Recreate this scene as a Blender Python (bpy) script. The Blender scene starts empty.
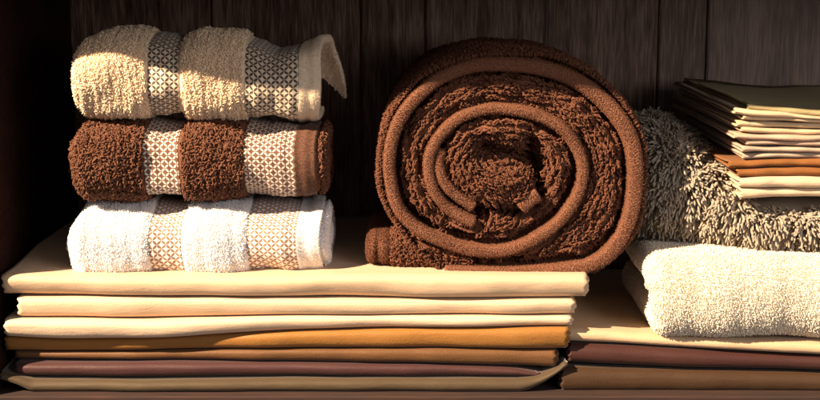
import bpy, math, random
import numpy as np
from mathutils import Vector

C = bpy.context.scene.collection
R = math.radians
rng = np.random.default_rng(7)
random.seed(7)

# ------------------------------------------------------------------ camera numbers (metres, shelf top at z = 0)
FPX, PITCH, DIST, ZC = 1430.0, R(10.0), 1.43, 0.194377
CAM = np.array([0.0, -DIST * math.cos(PITCH), ZC + DIST * math.sin(PITCH)])


def at(px, py, Y):
    """photo point at depth Y -> world metres"""
    px = np.asarray(px, float); py = np.asarray(py, float)
    a = (px - 410) / FPX; b = -(py - 200) / FPX
    dy = math.cos(PITCH) + b * math.sin(PITCH); dz = -math.sin(PITCH) + b * math.cos(PITCH)
    t = (Y - CAM[1]) / dy
    return np.stack([a * t, np.full_like(t, 1.0) * Y, CAM[2] + dz * t], -1)


def zat(py, Y): return float(at(410, py, Y)[2])
def xat(px, py, Y): return float(at(px, py, Y)[0])


# ------------------------------------------------------------------ mesh building
class MB:
    def __init__(s):
        s.v, s.q, s.t, s.uv, s.tint, s.n = [], [], [], [], [], 0

    def add(s, v, quads=None, tris=None, uv=None, tint=None):
        v = np.asarray(v, np.float32).reshape(-1, 3)
        s.v.append(v)
        if quads is not None and len(quads): s.q.append(np.asarray(quads, np.int64) + s.n)
        if tris is not None and len(tris): s.t.append(np.asarray(tris, np.int64) + s.n)
        s.uv.append(np.zeros((len(v), 2), np.float32) if uv is None else np.asarray(uv, np.float32).reshape(-1, 2))
        s.tint.append(np.full(len(v), 0.5, np.float32) if tint is None else np.broadcast_to(np.asarray(tint, np.float32), (len(v),)))
        s.n += len(v)

    def grid(s, P, closed=False, uv=None, flip=False, tint=None):
        nu, nv = P.shape[:2]
        i = np.arange(nu - 1)[:, None]; j = np.arange(nv if closed else nv - 1)[None, :]
        j2 = (j + 1) % nv
        f = np.stack([i * nv + j + 0 * i, (i + 1) * nv + j, (i + 1) * nv + j2, i * nv + j2], -1).reshape(-1, 4)
        if flip: f = f[:, ::-1]
        s.add(P.reshape(-1, 3), f, uv=uv, tint=tint)

    def build(s, name, mat, parent=None, smooth=True, label=None):
        v = np.concatenate(s.v)
        uv = np.concatenate(s.uv); tint = np.concatenate(s.tint)
        if parent is not None:
            v = v - np.array(parent.location, np.float32)
        q = np.concatenate(s.q) if s.q else np.zeros((0, 4), np.int64)
        t = np.concatenate(s.t) if s.t else np.zeros((0, 3), np.int64)
        me = bpy.data.meshes.new(name)
        me.vertices.add(len(v)); me.vertices.foreach_set('co', v.astype(np.float32).ravel())
        li = np.concatenate([q.ravel(), t.ravel()]).astype(np.int32)
        me.loops.add(len(li)); me.loops.foreach_set('vertex_index', li)
        npoly = len(q) + len(t)
        me.polygons.add(npoly)
        ls = np.concatenate([np.arange(len(q)) * 4, len(q) * 4 + np.arange(len(t)) * 3]).astype(np.int32)
        me.polygons.foreach_set('loop_start', ls)
        me.update(calc_edges=True)
        me.polygons.foreach_set('use_smooth', np.full(npoly, smooth))
        ul = me.uv_layers.new(name='UVMap')
        ul.data.foreach_set('uv', uv[li].astype(np.float32).ravel())
        at_ = me.attributes.new('tint', 'FLOAT', 'POINT')
        at_.data.foreach_set('value', tint.astype(np.float32))
        me.validate()
        me.materials.append(mat)
        o = bpy.data.objects.new(name, me); C.objects.link(o)
        if parent is not None: o.parent = parent
        if label: o['label'] = label
        return o


def tag(o, label, cat=None, group=None, kind=None):
    o['label'] = label
    if cat: o['category'] = cat
    if group: o['group'] = group
    if kind: o['kind'] = kind
    return o


def thing(name, loc, label, cat, group=None):
    o = bpy.data.objects.new(name, None); C.objects.link(o)
    o.location = [float(a) for a in loc]; o.empty_display_size = .02
    return tag(o, label, cat, group)


def spow(a, p): return np.sign(a) * np.abs(a) ** p


def wob(x, seed, amp, waves=((.11, 1), (.047, .5), (.023, .25))):
    r = np.random.default_rng(seed); out = 0 * x
    for wl, a in waves: out = out + a * np.sin(2 * np.pi * x / (wl * r.uniform(.85, 1.2)) + r.uniform(0, 6.28))
    return out * amp


def wob2(x, y, seed, amp, wl=.06, n=6):
    r = np.random.default_rng(seed); out = 0 * x + 0 * y
    for k in range(n):
        th = r.uniform(0, np.pi); w = wl * r.uniform(.55, 1.6)
        out = out + np.sin(2 * np.pi * (x * math.cos(th) + y * math.sin(th)) / w + r.uniform(0, 6.28))
    return out * amp / math.sqrt(n)


def unit(a): return a / np.maximum(np.linalg.norm(a, axis=-1, keepdims=True), 1e-9)


def catmull(pts, n_per=12):
    p = np.asarray(pts, float)
    p = np.concatenate([[2 * p[0] - p[1]], p, [2 * p[-1] - p[-2]]])
    out = []
    for i in range(1, len(p) - 2):
        t = np.linspace(0, 1, n_per, endpoint=False)[:, None]
        a, b, c, d = p[i - 1], p[i], p[i + 1], p[i + 2]
        out.append(.5 * (2 * b + (c - a) * t + (2 * a - 5 * b + 4 * c - d) * t ** 2 + (3 * b - a - 3 * c + d) * t ** 3))
    out.append(p[-2][None])
    return np.concatenate(out)


def tubes(mb, paths, rad, ref, S=4, tint=None):
    """swept thin tubes: paths (N,K,3), rad (N,K), ref (N,3)"""
    N, K = paths.shape[:2]
    tan = unit(np.gradient(paths, axis=1))
    rf = np.broadcast_to(ref[:, None], paths.shape)
    a = unit(np.cross(tan, rf)); b = np.cross(tan, a)
    th = np.arange(S) * 2 * np.pi / S
    V = paths[:, :, None] + rad[:, :, None, None] * (np.cos(th)[None, None, :, None] * a[:, :, None] + np.sin(th)[None, None, :, None] * b[:, :, None])
    base = (np.arange(N) * K * S)[:, None, None]
    k = np.arange(K - 1)[None, :, None]; j = np.arange(S)[None, None, :]; j2 = (j + 1) % S
    f = np.stack([base + k * S + j, base + k * S + j2, base + (k + 1) * S + j2, base + (k + 1) * S + j], -1).reshape(-1, 4)
    tn = None if tint is None else np.repeat(tint, K * S)
    mb.add(V, f, tint=tn)


def pile(mb, base, nrm, h, r, kind='loop', lean=.35, bias=None, S=4, tdir=None):
    """terry loops or tufts standing on points base with normals nrm; h, r arrays or numbers"""
    N = len(base)
    h = np.broadcast_to(h, (N,)) * rng.uniform(.7, 1.3, N); r = np.broadcast_to(r, (N,)) * rng.uniform(.85, 1.15, N)
    t = unit(np.cross(nrm, rng.normal(size=(N, 3)))) if tdir is None else unit(tdir + .38 * rng.normal(size=(N, 3)))
    ln = np.cross(nrm, t) * rng.normal(0, lean, N)[:, None] + t * rng.normal(0, lean * .7, N)[:, None]
    if bias is not None: ln = ln + bias
    H = h[:, None]
    if kind == 'loop':
        w = H * .42
        P = np.stack([base - t * w - nrm * H * .3, base - t * w * .95 + (nrm * .62 + ln * .5) * H, base + (nrm + ln) * H,
                      base + t * w * .95 + (nrm * .62 + ln * .5) * H, base + t * w - nrm * H * .3], 1)
        rr = np.stack([r * .9, r, r * 1.08, r, r * .9], 1)
    else:
        P = np.stack([base - nrm * H * .15, base + (nrm * .4 + ln * .16) * H, base + (nrm * .75 + ln * .55) * H, base + (nrm * .98 + ln) * H,
                      base + (nrm * 1.03 + ln * 1.12) * H], 1)
        rr = np.stack([r * .9, r, r, r * .85, r * .25], 1)
    tubes(mb, P, rr, np.cross(nrm, t) if kind == 'loop' else t, S=S, tint=rng.uniform(0, 1, N))


def sample_grid(P, spacing, mask=None, jitter=.42):
    """points and normals over a grid surface P (nu,nv,3), about one per spacing^2"""
    a = P[:-1, :-1]; b = P[1:, :-1]; c = P[1:, 1:]; d = P[:-1, 1:]
    nr = np.cross(b - a, d - a) + np.cross(c - b, c - d) * 0
    ar = np.linalg.norm(np.cross(c - a, d - b), axis=-1) * .5
    if mask is not None: ar = ar * mask
    w = ar.ravel(); n = int(w.sum() / spacing ** 2)
    cs = np.cumsum(w); pos = (np.arange(n) + rng.uniform(0, 1, n)) * cs[-1] / n
    k = np.searchsorted(cs, pos); k = np.minimum(k, len(w) - 1)
    u = rng.uniform(0, 1, n)[:, None]; v = rng.uniform(0, 1, n)[:, None]
    A, B, Cc, Dd = (q.reshape(-1, 3)[k] for q in (a, b, c, d))
    p = A * (1 - u) * (1 - v) + B * u * (1 - v) + Cc * u * v + Dd * (1 - u) * v
    return p, unit(np.cross(Cc - A, Dd - B))


def thin(p, cell):
    """keep about one point per cubic cell, for even spacing"""
    key = np.floor(p / cell).astype(np.int64)
    _, i = np.unique(key, axis=0, return_index=True)
    return np.sort(i)


# ------------------------------------------------------------------ materials
def nodes(name):
    m = bpy.data.materials.new(name); m.use_nodes = True
    nt = m.node_tree; nt.nodes.clear()
    out = nt.nodes.new('ShaderNodeOutputMaterial'); b = nt.nodes.new('ShaderNodeBsdfPrincipled')
    nt.links.new(b.outputs[0], out.inputs[0])
    return m, nt, b, out


def nd(nt, t, **kw):
    n = nt.nodes.new(t)
    for k, v in kw.items():
        if k in n.inputs.keys() if hasattr(n.inputs, 'keys') else False: n.inputs[k].default_value = v
        else: setattr(n, k, v)
    return n


def mth(nt, op, a, b=None, c=None):
    n = nt.nodes.new('ShaderNodeMath'); n.operation = op
    for i, x in enumerate((a, b, c)):
        if x is None: continue
        if isinstance(x, (int, float)): n.inputs[i].default_value = x
        else: nt.links.new(x, n.inputs[i])
    return n.outputs[0]


def mixc(nt, f, a, b, blend='MIX'):
    n = nt.nodes.new('ShaderNodeMix'); n.data_type = 'RGBA'; n.blend_type = blend
    for s, x in ((n.inputs[0], f), (n.inputs[6], a), (n.inputs[7], b)):
        if isinstance(x, (int, float)): s.default_value = x
        elif isinstance(x, (tuple, list)): s.default_value = (*x[:3], 1)
        else: nt.links.new(x, s)
    return n.outputs[2]


def ramp(nt, f, stops):
    n = nt.nodes.new('ShaderNodeValToRGB')
    e = n.color_ramp.elements
    while len(e) < len(stops): e.new(.5)
    for x, (p, c) in zip(e, stops): x.position = p; x.color = (*c, 1) if len(c) == 3 else c
    nt.links.new(f, n.inputs[0]); return n.outputs[0]


def mul(c, k): return tuple(min(1, x * k) for x in c)


def terry_mat(name, col, var=.35, sheen=.35, trans=0, rough=.9):
    m, nt, b, out = nodes(name)
    a = nd(nt, 'ShaderNodeAttribute', attribute_name='tint')
    tc = nd(nt, 'ShaderNodeTexCoord'); n = nd(nt, 'ShaderNodeTexNoise'); n.inputs['Scale'].default_value = 38; n.inputs['Detail'].default_value = 3
    nt.links.new(tc.outputs['Object'], n.inputs['Vector'])
    c1 = mixc(nt, a.outputs['Fac'], mul(col, 1 - var), mul(col, 1 + var))
    c2 = mixc(nt, mth(nt, 'MULTIPLY', n.outputs[0], .35), c1, mul(col, .7))
    nt.links.new(c2, b.inputs['Base Color'])
    b.inputs['Roughness'].default_value = rough; b.inputs['Specular IOR Level'].default_value = .25
    b.inputs['Sheen Weight'].default_value = sheen; b.inputs['Sheen Roughness'].default_value = .4
    b.inputs['Sheen Tint'].default_value = (*mul(col, 1.3), 1)
    if trans:
        tr = nd(nt, 'ShaderNodeBsdfTranslucent'); nt.links.new(c2, tr.inputs[0])
        mx = nd(nt, 'ShaderNodeMixShader'); mx.inputs[0].default_value = trans
        nt.links.new(b.outputs[0], mx.inputs[1]); nt.links.new(tr.outputs[0], mx.inputs[2]); nt.links.new(mx.outputs[0], out.inputs[0])
    return m


def weave_mat(name, col, scale=900, rough=.6, sheen=.25, bump=.25, var=.12, spec=.35, nap=0.0, crease=.25):
    m, nt, b, out = nodes(name)
    tc = nd(nt, 'ShaderNodeTexCoord')
    n = nd(nt, 'ShaderNodeTexNoise'); n.inputs['Scale'].default_value = 30; n.inputs['Detail'].default_value = 5
    mp = nd(nt, 'ShaderNodeMapping'); mp.inputs['Scale'].default_value = (.35, 1, 1)
    nt.links.new(tc.outputs['Object'], mp.inputs[0]); nt.links.new(mp.outputs[0], n.inputs['Vector'])
    f = nd(nt, 'ShaderNodeTexNoise'); f.inputs['Scale'].default_value = scale; f.inputs['Detail'].default_value = 2
    nt.links.new(tc.outputs['Object'], f.inputs['Vector'])
    mp2 = nd(nt, 'ShaderNodeMapping'); mp2.inputs['Scale'].default_value = (.18, 1, 1)
    nt.links.new(tc.outputs['Object'], mp2.inputs[0])
    g = nd(nt, 'ShaderNodeTexNoise'); g.inputs['Scale'].default_value = 420; g.inputs['Detail'].default_value = 2
    nt.links.new(mp2.outputs[0], g.inputs['Vector'])
    c = mixc(nt, n.outputs[0], mul(col, 1 - var), mul(col, 1 + var))
    ff = mth(nt, 'ADD', mth(nt, 'MULTIPLY', f.outputs[0], .6), mth(nt, 'MULTIPLY', g.outputs[0], .4))
    c = mixc(nt, mth(nt, 'MULTIPLY', ff, .45 + nap), c, mul(col, .42))
    nt.links.new(c, b.inputs['Base Color'])
    b.inputs['Roughness'].default_value = rough; b.inputs['Specular IOR Level'].default_value = spec
    b.inputs['Sheen Weight'].default_value = sheen; b.inputs['Sheen Roughness'].default_value = .35
    cr = nd(nt, 'ShaderNodeTexNoise'); cr.inputs['Scale'].default_value = 55; cr.inputs['Detail'].default_value = 3; cr.inputs['Distortion'].default_value = 1.2
    mp3 = nd(nt, 'ShaderNodeMapping'); mp3.inputs['Scale'].default_value = (.3, 1, 1.3); mp3.inputs['Rotation'].default_value = (0, .12, .1)
    nt.links.new(tc.outputs['Object'], mp3.inputs[0]); nt.links.new(mp3.outputs[0], cr.inputs['Vector'])
    b0 = nd(nt, 'ShaderNodeBump'); b0.inputs['Strength'].default_value = crease; b0.inputs['Distance'].default_value = .003; nt.links.new(cr.outputs[0], b0.inputs['Height'])
    bp = nd(nt, 'ShaderNodeBump'); bp.inputs['Strength'].default_value = bump; bp.inputs['Distance'].default_value = .0007; nt.links.new(b0.outputs[0], bp.inputs['Normal'])
    nt.links.new(ff, bp.inputs['Height']); nt.links.new(bp.outputs[0], b.inputs['Normal'])
    return m


def lattice_mat(name, ground, petal, period=.0087, rad=.688):
    """woven band: petals of a lattice of overlapping circles, laid by the band's own UV (metres)"""
    m, nt, b, out = nodes(name)
    uv = nd(nt, 'ShaderNodeUVMap', uv_map='UVMap'); sp = nd(nt, 'ShaderNodeSeparateXYZ'); nt.links.new(uv.outputs[0], sp.inputs[0])
    nz = nd(nt, 'ShaderNodeTexNoise'); nz.inputs['Scale'].default_value = 90; nt.links.new(uv.outputs[0], nz.inputs['Vector'])
    dj = mth(nt, 'MULTIPLY', mth(nt, 'SUBTRACT', nz.outputs[0], .5), .0012)
    u = mth(nt, 'ADD', sp.outputs[0], dj); v = mth(nt, 'ADD', sp.outputs[1], dj)
    a = mth(nt, 'FRACT', mth(nt, 'MULTIPLY', mth(nt, 'ADD', u, v), 1 / period))
    c = mth(nt, 'FRACT', mth(nt, 'MULTIPLY', mth(nt, 'SUBTRACT', u, v), 1 / period))
    tot = None
    for i in (0, 1):
        for j in (0, 1):
            dx = mth(nt, 'SUBTRACT', a, float(i)); dy = mth(nt, 'SUBTRACT', c, float(j))
            d = mth(nt, 'SQRT', mth(nt, 'ADD', mth(nt, 'MULTIPLY', dx, dx), mth(nt, 'MULTIPLY', dy, dy)))
            ins = mth(nt, 'LESS_THAN', d, rad)
            tot = ins if tot is None else mth(nt, 'ADD', tot, ins)
    pet = mth(nt, 'GREATER_THAN', tot, 1.5)
    # a small gap where petal tips meet
    ta = mth(nt, 'ABSOLUTE', mth(nt, 'SUBTRACT', a, .5)); tb = mth(nt, 'ABSOLUTE', mth(nt, 'SUBTRACT', c, .5))
    tip = mth(nt, 'LESS_THAN', mth(nt, 'ADD', mth(nt, 'MULTIPLY', ta, ta), mth(nt, 'MULTIPLY', tb, tb)), -1)
    fz = nd(nt, 'ShaderNodeTexNoise'); fz.inputs['Scale'].default_value = 1400; nt.links.new(uv.outputs[0], fz.inputs['Vector'])
    col = mixc(nt, pet, ground, petal)
    col = mixc(nt, mth(nt, 'MULTIPLY', fz.outputs[0], .3), col, mul(ground, .5))
    nt.links.new(col, b.inputs['Base Color'])
    b.inputs['Roughness'].default_value = .65; b.inputs['Sheen Weight'].default_value = .2; b.inputs['Specular IOR Level'].default_value = .3
    h = mth(nt, 'ADD', mth(nt, 'MULTIPLY', pet, .8), mth(nt, 'MULTIPLY', fz.outputs[0], .5))
    bp = nd(nt, 'ShaderNodeBump'); bp.inputs['Strength'].default_value = .8; bp.inputs['Distance'].default_value = .0014
    nt.links.new(h, bp.inputs['Height']); nt.links.new(bp.outputs[0], b.inputs['Normal'])
    return m


def herringbone_mat(name, col):
    """knitted hem: V-shaped stitches along the strip, by its UV (u along, v around, metres)"""
    m, nt, b, out = nodes(name)
    uv = nd(nt, 'ShaderNodeUVMap', uv_map='UVMap'); sp = nd(nt, 'ShaderNodeSeparateXYZ'); nt.links.new(uv.outputs[0], sp.inputs[0])
    nz = nd(nt, 'ShaderNodeTexNoise'); nz.inputs['Scale'].default_value = 320; nz.inputs['Detail'].default_value = 3; nt.links.new(uv.outputs[0], nz.inputs['Vector'])
    pv = mth(nt, 'PINGPONG', sp.outputs[1], .0034)
    ph = mth(nt, 'ADD', mth(nt, 'MULTIPLY', mth(nt, 'ADD', sp.outputs[0], mth(nt, 'MULTIPLY', pv, 1.5)), 2 * math.pi / .0030), mth(nt, 'MULTIPLY', nz.outputs[0], 6))
    st = mth(nt, 'ADD', mth(nt, 'MULTIPLY', mth(nt, 'SINE', ph), .5), .5)
    fz = nd(nt, 'ShaderNodeTexNoise'); fz.inputs['Scale'].default_value = 1500; nt.links.new(uv.outputs[0], fz.inputs['Vector'])
    hh = mth(nt, 'ADD', mth(nt, 'MULTIPLY', st, .6), mth(nt, 'MULTIPLY', fz.outputs[0], .6))
    c = mixc(nt, mth(nt, 'MULTIPLY', hh, .7), mul(col, .62), mul(col, 1.25))
    nt.links.new(c, b.inputs['Base Color'])
    b.inputs['Roughness'].default_value = .8; b.inputs['Sheen Weight'].default_value = .5; b.inputs['Specular IOR Level'].default_value = .25
    b.inputs['Sheen Tint'].default_value = (*mul(col, 2), 1)
    bp = nd(nt, 'ShaderNodeBump'); bp.inputs['Strength'].default_value = .7; bp.inputs['Distance'].default_value = .0011
    nt.links.new(hh, bp.inputs['Height']); nt.links.new(bp.outputs[0], b.inputs['Normal'])
    return m


def wood_mat(name, dark, mid, light, axis='Z', rough=.55, bump=.4):
    m, nt, b, out = nodes(name)
    tc = nd(nt, 'ShaderNodeTexCoord'); at_ = nd(nt, 'ShaderNodeAttribute', attribute_name='tint')
    sc = {'Z': (1, 1, .06), 'X': (.05, 1, 1)}[axis]
    off = nd(nt, 'ShaderNodeCombineXYZ')
    for i in range(3): nt.links.new(mth(nt, 'MULTIPLY', at_.outputs['Fac'], 3.7 + i), off.inputs[i])
    ad = nd(nt, 'ShaderNodeVectorMath', operation='ADD'); nt.links.new(tc.outputs['Object'], ad.inputs[0]); nt.links.new(off.outputs[0], ad.inputs[1])
    mp = nd(nt, 'ShaderNodeMapping'); mp.inputs['Scale'].default_value = sc; nt.links.new(ad.outputs[0], mp.inputs[0])
    n1 = nd(nt, 'ShaderNodeTexNoise'); n1.inputs['Scale'].default_value = 95; n1.inputs['Detail'].default_value = 9; n1.inputs['Distortion'].default_value = .9
    n2 = nd(nt, 'ShaderNodeTexNoise'); n2.inputs['Scale'].default_value = 520; n2.inputs['Detail'].default_value = 3
    n3 = nd(nt, 'ShaderNodeTexNoise'); n3.inputs['Scale'].default_value = 14; n3.inputs['Detail'].default_value = 2
    for n in (n1, n2): nt.links.new(mp.outputs[0], n.inputs['Vector'])
    nt.links.new(ad.outputs[0], n3.inputs['Vector'])
    g = mth(nt, 'ADD', mth(nt, 'MULTIPLY', n1.outputs[0], .45), mth(nt, 'MULTIPLY', n2.outputs[0], .55))
    g = mth(nt, 'ADD', g, mth(nt, 'MULTIPLY', mth(nt, 'SUBTRACT', n3.outputs[0], .5), .25))
    c = ramp(nt, g, [(.36, dark), (.5, mid), (.64, light)])
    c = mixc(nt, at_.outputs['Fac'], c, mixc(nt, .5, c, (.30, .255, .24)))
    nt.links.new(c, b.inputs['Base Color'])
    b.inputs['Roughness'].default_value = rough; b.inputs['Specular IOR Level'].default_value = .15
    bp = nd(nt, 'ShaderNodeBump'); bp.inputs['Strength'].default_value = bump; bp.inputs['Distance'].default_value = .0012
    nt.links.new(g, bp.inputs['Height']); nt.links.new(bp.outputs[0], b.inputs['Normal'])
    return m


CREAM, BROWN, WHITE = (.90, .71, .51), (.19, .080, .045), (.95, .94, .95)
M = dict(
    cream_terry=terry_mat('cream_terry', CREAM, .12, .3),
    brown_terry=terry_mat('brown_terry', (.145, .061, .035), .35, .25),
    white_terry=terry_mat('white_terry', WHITE, .03, .3),
    roll_terry=terry_mat('roll_terry', (.135, .053, .029), .4, .2),
    plush=terry_mat('plush', (.93, .85, .72), .05, .35),
    shag=terry_mat('shag', (.36, .305, .24), .14, .3),
    cream_hem=weave_mat('cream_hem', (.86, .70, .52), 1300, .8, .35, .35),
    brown_hem=weave_mat('brown_hem', (.115, .048, .027), 1300, .85, .3, .5, .2),
    white_hem=weave_mat('white_hem', (.87, .85, .85), 1300, .8, .35, .35, .03),
    roll_hem=herringbone_mat('roll_hem', (.195, .082, .046)),
    cream_band=lattice_mat('cream_band', (.80, .65, .49), (.012, .006, .005)),
    brown_band=lattice_mat('brown_band', (.16, .066, .036), (.82, .76, .68), .0084, .662),
    white_band=lattice_mat('white_band', (.88, .86, .87), (.27, .11, .022), .0086, .692),
    wood=wood_mat('wood', (.05, .026, .017), (.19, .115, .082), (.40, .27, .20)),
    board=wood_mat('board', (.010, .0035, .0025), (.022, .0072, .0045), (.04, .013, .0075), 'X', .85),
)


# ------------------------------------------------------------------ the setting: shelf, back and side of the cupboard
def box(mb, a, b, tint=.5, bev=.0015):
    x0, y0, z0 = a; x1, y1, z1 = b
    # box with chamfered edges, as a rounded-rectangle section swept along z
    c = bev
    ring = np.array([[x0 + c, y0], [x1 - c, y0], [x1, y0 + c], [x1, y1 - c], [x1 - c, y1], [x0 + c, y1], [x0, y1 - c], [x0, y0 + c]])
    ins = np.array([[x0 + c, y0 + c], [x1 - c, y0 + c], [x1 - c, y0 + c], [x1 - c, y1 - c], [x1 - c, y1 - c], [x0 + c, y1 - c], [x0 + c, y1 - c], [x0 + c, y0 + c]])
    L = [np.c_[ins, np.full(8, z0)], np.c_[ring, np.full(8, z0 + c)], np.c_[ring, np.full(8, z1 - c)], np.c_[ins, np.full(8, z1)]]
    mb.grid(np.array(L), closed=True, flip=True, tint=tint)
    n = mb.n - 32
    mb.q.append(np.array([[n + 1, n + 0, n + 5, n + 4], [n + 24, n + 25, n + 28, n + 29]]))


def structure(name, mb, mat, label):
    o = mb.build(name, mat, None, smooth=False)
    return tag(o, label, None, None, 'structure')


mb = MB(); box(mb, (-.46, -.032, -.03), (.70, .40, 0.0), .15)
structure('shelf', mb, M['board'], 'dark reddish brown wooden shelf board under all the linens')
mb = MB()
seams = [-.60, -.43, -.245, -.0613, .0184, .3064, .366, .56, .74]
tints = [0, .05, .1, .12, .25, .55, .9, .85, .8]
for i in range(len(seams) - 1):
    box(mb, (seams[i] + .0008, .362 + .0012 * (i % 3), .001), (seams[i + 1] - .0008, .38, .60), tints[i], .0022)
box(mb, (-.60, .3795, .0015), (.74, .395, .59), 0, .001)
structure('back_wall', mb, M['wood'], 'dark grained wooden planks standing upright behind the linens')
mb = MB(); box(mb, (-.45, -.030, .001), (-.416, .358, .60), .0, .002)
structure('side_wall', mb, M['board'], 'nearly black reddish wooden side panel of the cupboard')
# board added out of view, its front edge shaped to cast shade on linens
mb = MB()
fr = catmull([(-.70, -.04), (-.40, -.050), (-.33, -.070), (-.27, -.078), (-.18, -.080), (-.073, -.076), (.05, -.080), (.18, -.093), (.75, -.11)], 6)
K_ = len(fr)
P = np.stack([np.c_[fr[:, 0], np.full(K_, .38), np.full(K_, .412)], np.c_[fr, np.full(K_, .412)], np.c_[fr, np.full(K_, .44)], np.c_[fr[:, 0], np.full(K_, .38), np.full(K_, .44)]], 1)
mb.grid(P, closed=True, tint=.1)
structure('added_shade_slab', mb, M['board'], 'dark wooden board added out of view above to shade the linens')


# ------------------------------------------------------------------ folded sheets and cloths
def fold_mesh(mb, xs, zt, zb, yf, depth, h, nU=2, rf=.011, flat=2.3, seed=0, gap=None, loop=None, top_wave=0., skew=0., lean=0.):
    """cloth folded in U-shaped layers, fold towards the viewer, swept along X. zt/zb/yf arrays over xs."""
    nx = len(xs)
    H = zt - zb
    hs = H / 2
    for k in range(nU):
        inset = k * (2 * h + (.0012 if gap is None else gap))
        hk = hs - h - inset
        if hk.min() < h * .5: hk = np.maximum(hk, h * .6)
        s1 = np.linspace(1, 0, 14) ** 1.5
        th = np.linspace(-np.pi / 2, np.pi / 2, 17)
        r = rf if loop is None else loop
        yy = np.concatenate([r + s1[:-1] * (depth - r), r * (1 - np.abs(np.cos(th)) ** (2 / flat)), r + s1[::-1][1:] * (depth - r)])
        ss = np.concatenate([-np.ones(13), spow(np.sin(th), 2 / flat), np.ones(13)])
        Y = yf[:, None] + inset * 1.2 + yy[None]
        Y = Y + lean * H[:, None] * (1 - ss[None]) / 2 * (1 + .5 * wob(xs, seed + 60, 1, ((.3, .6), (.14, .4))))[:, None]
        zc = (zt + zb)[:, None] / 2
        if loop is None:
            Z = zc + hk[:, None] * ss[None]
        else:                                        # teardrop: layers close up behind a rounder fold
            g = np.exp(-np.maximum(yy - r * .6, 0) / .022)
            Z = zc + (hk[:, None] * (.55 + .45 * g[None])) * ss[None]
        X = np.broadcast_to(xs[:, None], Y.shape) + skew * (Y - yf[:, None])
        ef = np.exp(-(xs - xs[0]) / .010) + np.exp(-(xs[-1] - xs) / .010)
        X = X + ef[:, None] * (.0013 * np.sin(2.6 * np.pi * ss + seed + 2 * k) + .0016 * np.sin(seed * 1.7 + 2.3 * k))[None]
        wv = wob2(X, Y, seed + 3 + k, .0005, .11)
        Z = Z + wv * (.35 + .65 * np.clip(yy / .05, 0, 1))[None] + wob2(X, Y, seed + 40, 1, .16) * top_wave * (ss > .5)[None] * np.clip((yy - .02) / .08, 0, 1)[None]
        Y = Y + wob(X, seed + 9, .0006, ((.16, 1), (.07, .5), (.03, .12)))
        dY = np.gradient(Y, axis=1); dZ = np.gradient(Z, axis=1)
        l = np.sqrt(dY ** 2 + dZ ** 2) + 1e-9
        ny, nz = dZ / l, -dY / l                    # towards the outside is -(ny,nz)
        O = np.stack([X, Y - ny * h, Z - nz * h], -1); I = np.stack([X, Y + ny * h, Z + nz * h], -1)
        ring = np.concatenate([O, I[:, ::-1]], 1)
        K = O.shape[1]
        n0 = mb.n
        mb.grid(ring, closed=True, flip=False)
        i = np.arange(K - 1)
        a = np.stack([n0 + i, n0 + i + 1, n0 + 2 * K - 2 - i, n0 + 2 * K - 1 - i], -1)
        e = a + (nx - 1) * 2 * K
        mb.q.append(a); mb.q.append(e[:, ::-1])


def curve(pts, x):
    p = np.array(pts, float)
    return np.interp(x, p[:, 0], p[:, 1])


def smooth_curve(pts, x):
    y = curve(pts, x); k = np.hanning(15); k /= k.sum()
    yp = np.concatenate([np.full(7, y[0]), y, np.full(7, y[-1])])
    return np.convolve(yp, k, 'valid')


def sheet(name, label, mat, x0, x1, top, bot, yf, depth, yfront_px, seed, group, gapz=.0005, nU=3, ends=None, rf=.011, top_wave=0., skew=0., h=.0014, flat=2.3, lean=0.):
    """top/bot: lists of (px, py) read at the front fold; yf: list of (px, metres)"""
    px = np.linspace(x0, x1, 140)
    Y0 = yfront_px
    zt = at(px, smooth_curve(top, px), Y0)[:, 2] - gapz
    zb = at(px, smooth_curve(bot, px), Y0)[:, 2] + gapz
    xs = at(px, np.full_like(px, 330.), Y0)[:, 0]
    y = smooth_curve(yf, px) + wob(xs, seed, .0008, ((.25, 1), (.12, .5)))
    if ends is not None: zt, zb = ends(px, zt, zb)
    mb = MB()
    fold_mesh(mb, xs, zt, zb, y, depth, h, nU, rf, flat, seed, top_wave=top_wave, skew=skew, lean=lean)
    o = mb.build(name, mat)
    c = np.concatenate(mb.v).mean(0)
    base = Vector((float(xs.mean()), float(y.mean() + depth / 2), float(zb.min())))
    o.data.transform(__import__('mathutils').Matrix.Translation(-base)); o.location = base
    return tag(o, label, 'bed sheet' if 'sheet' in name else 'cloth', group)


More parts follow.
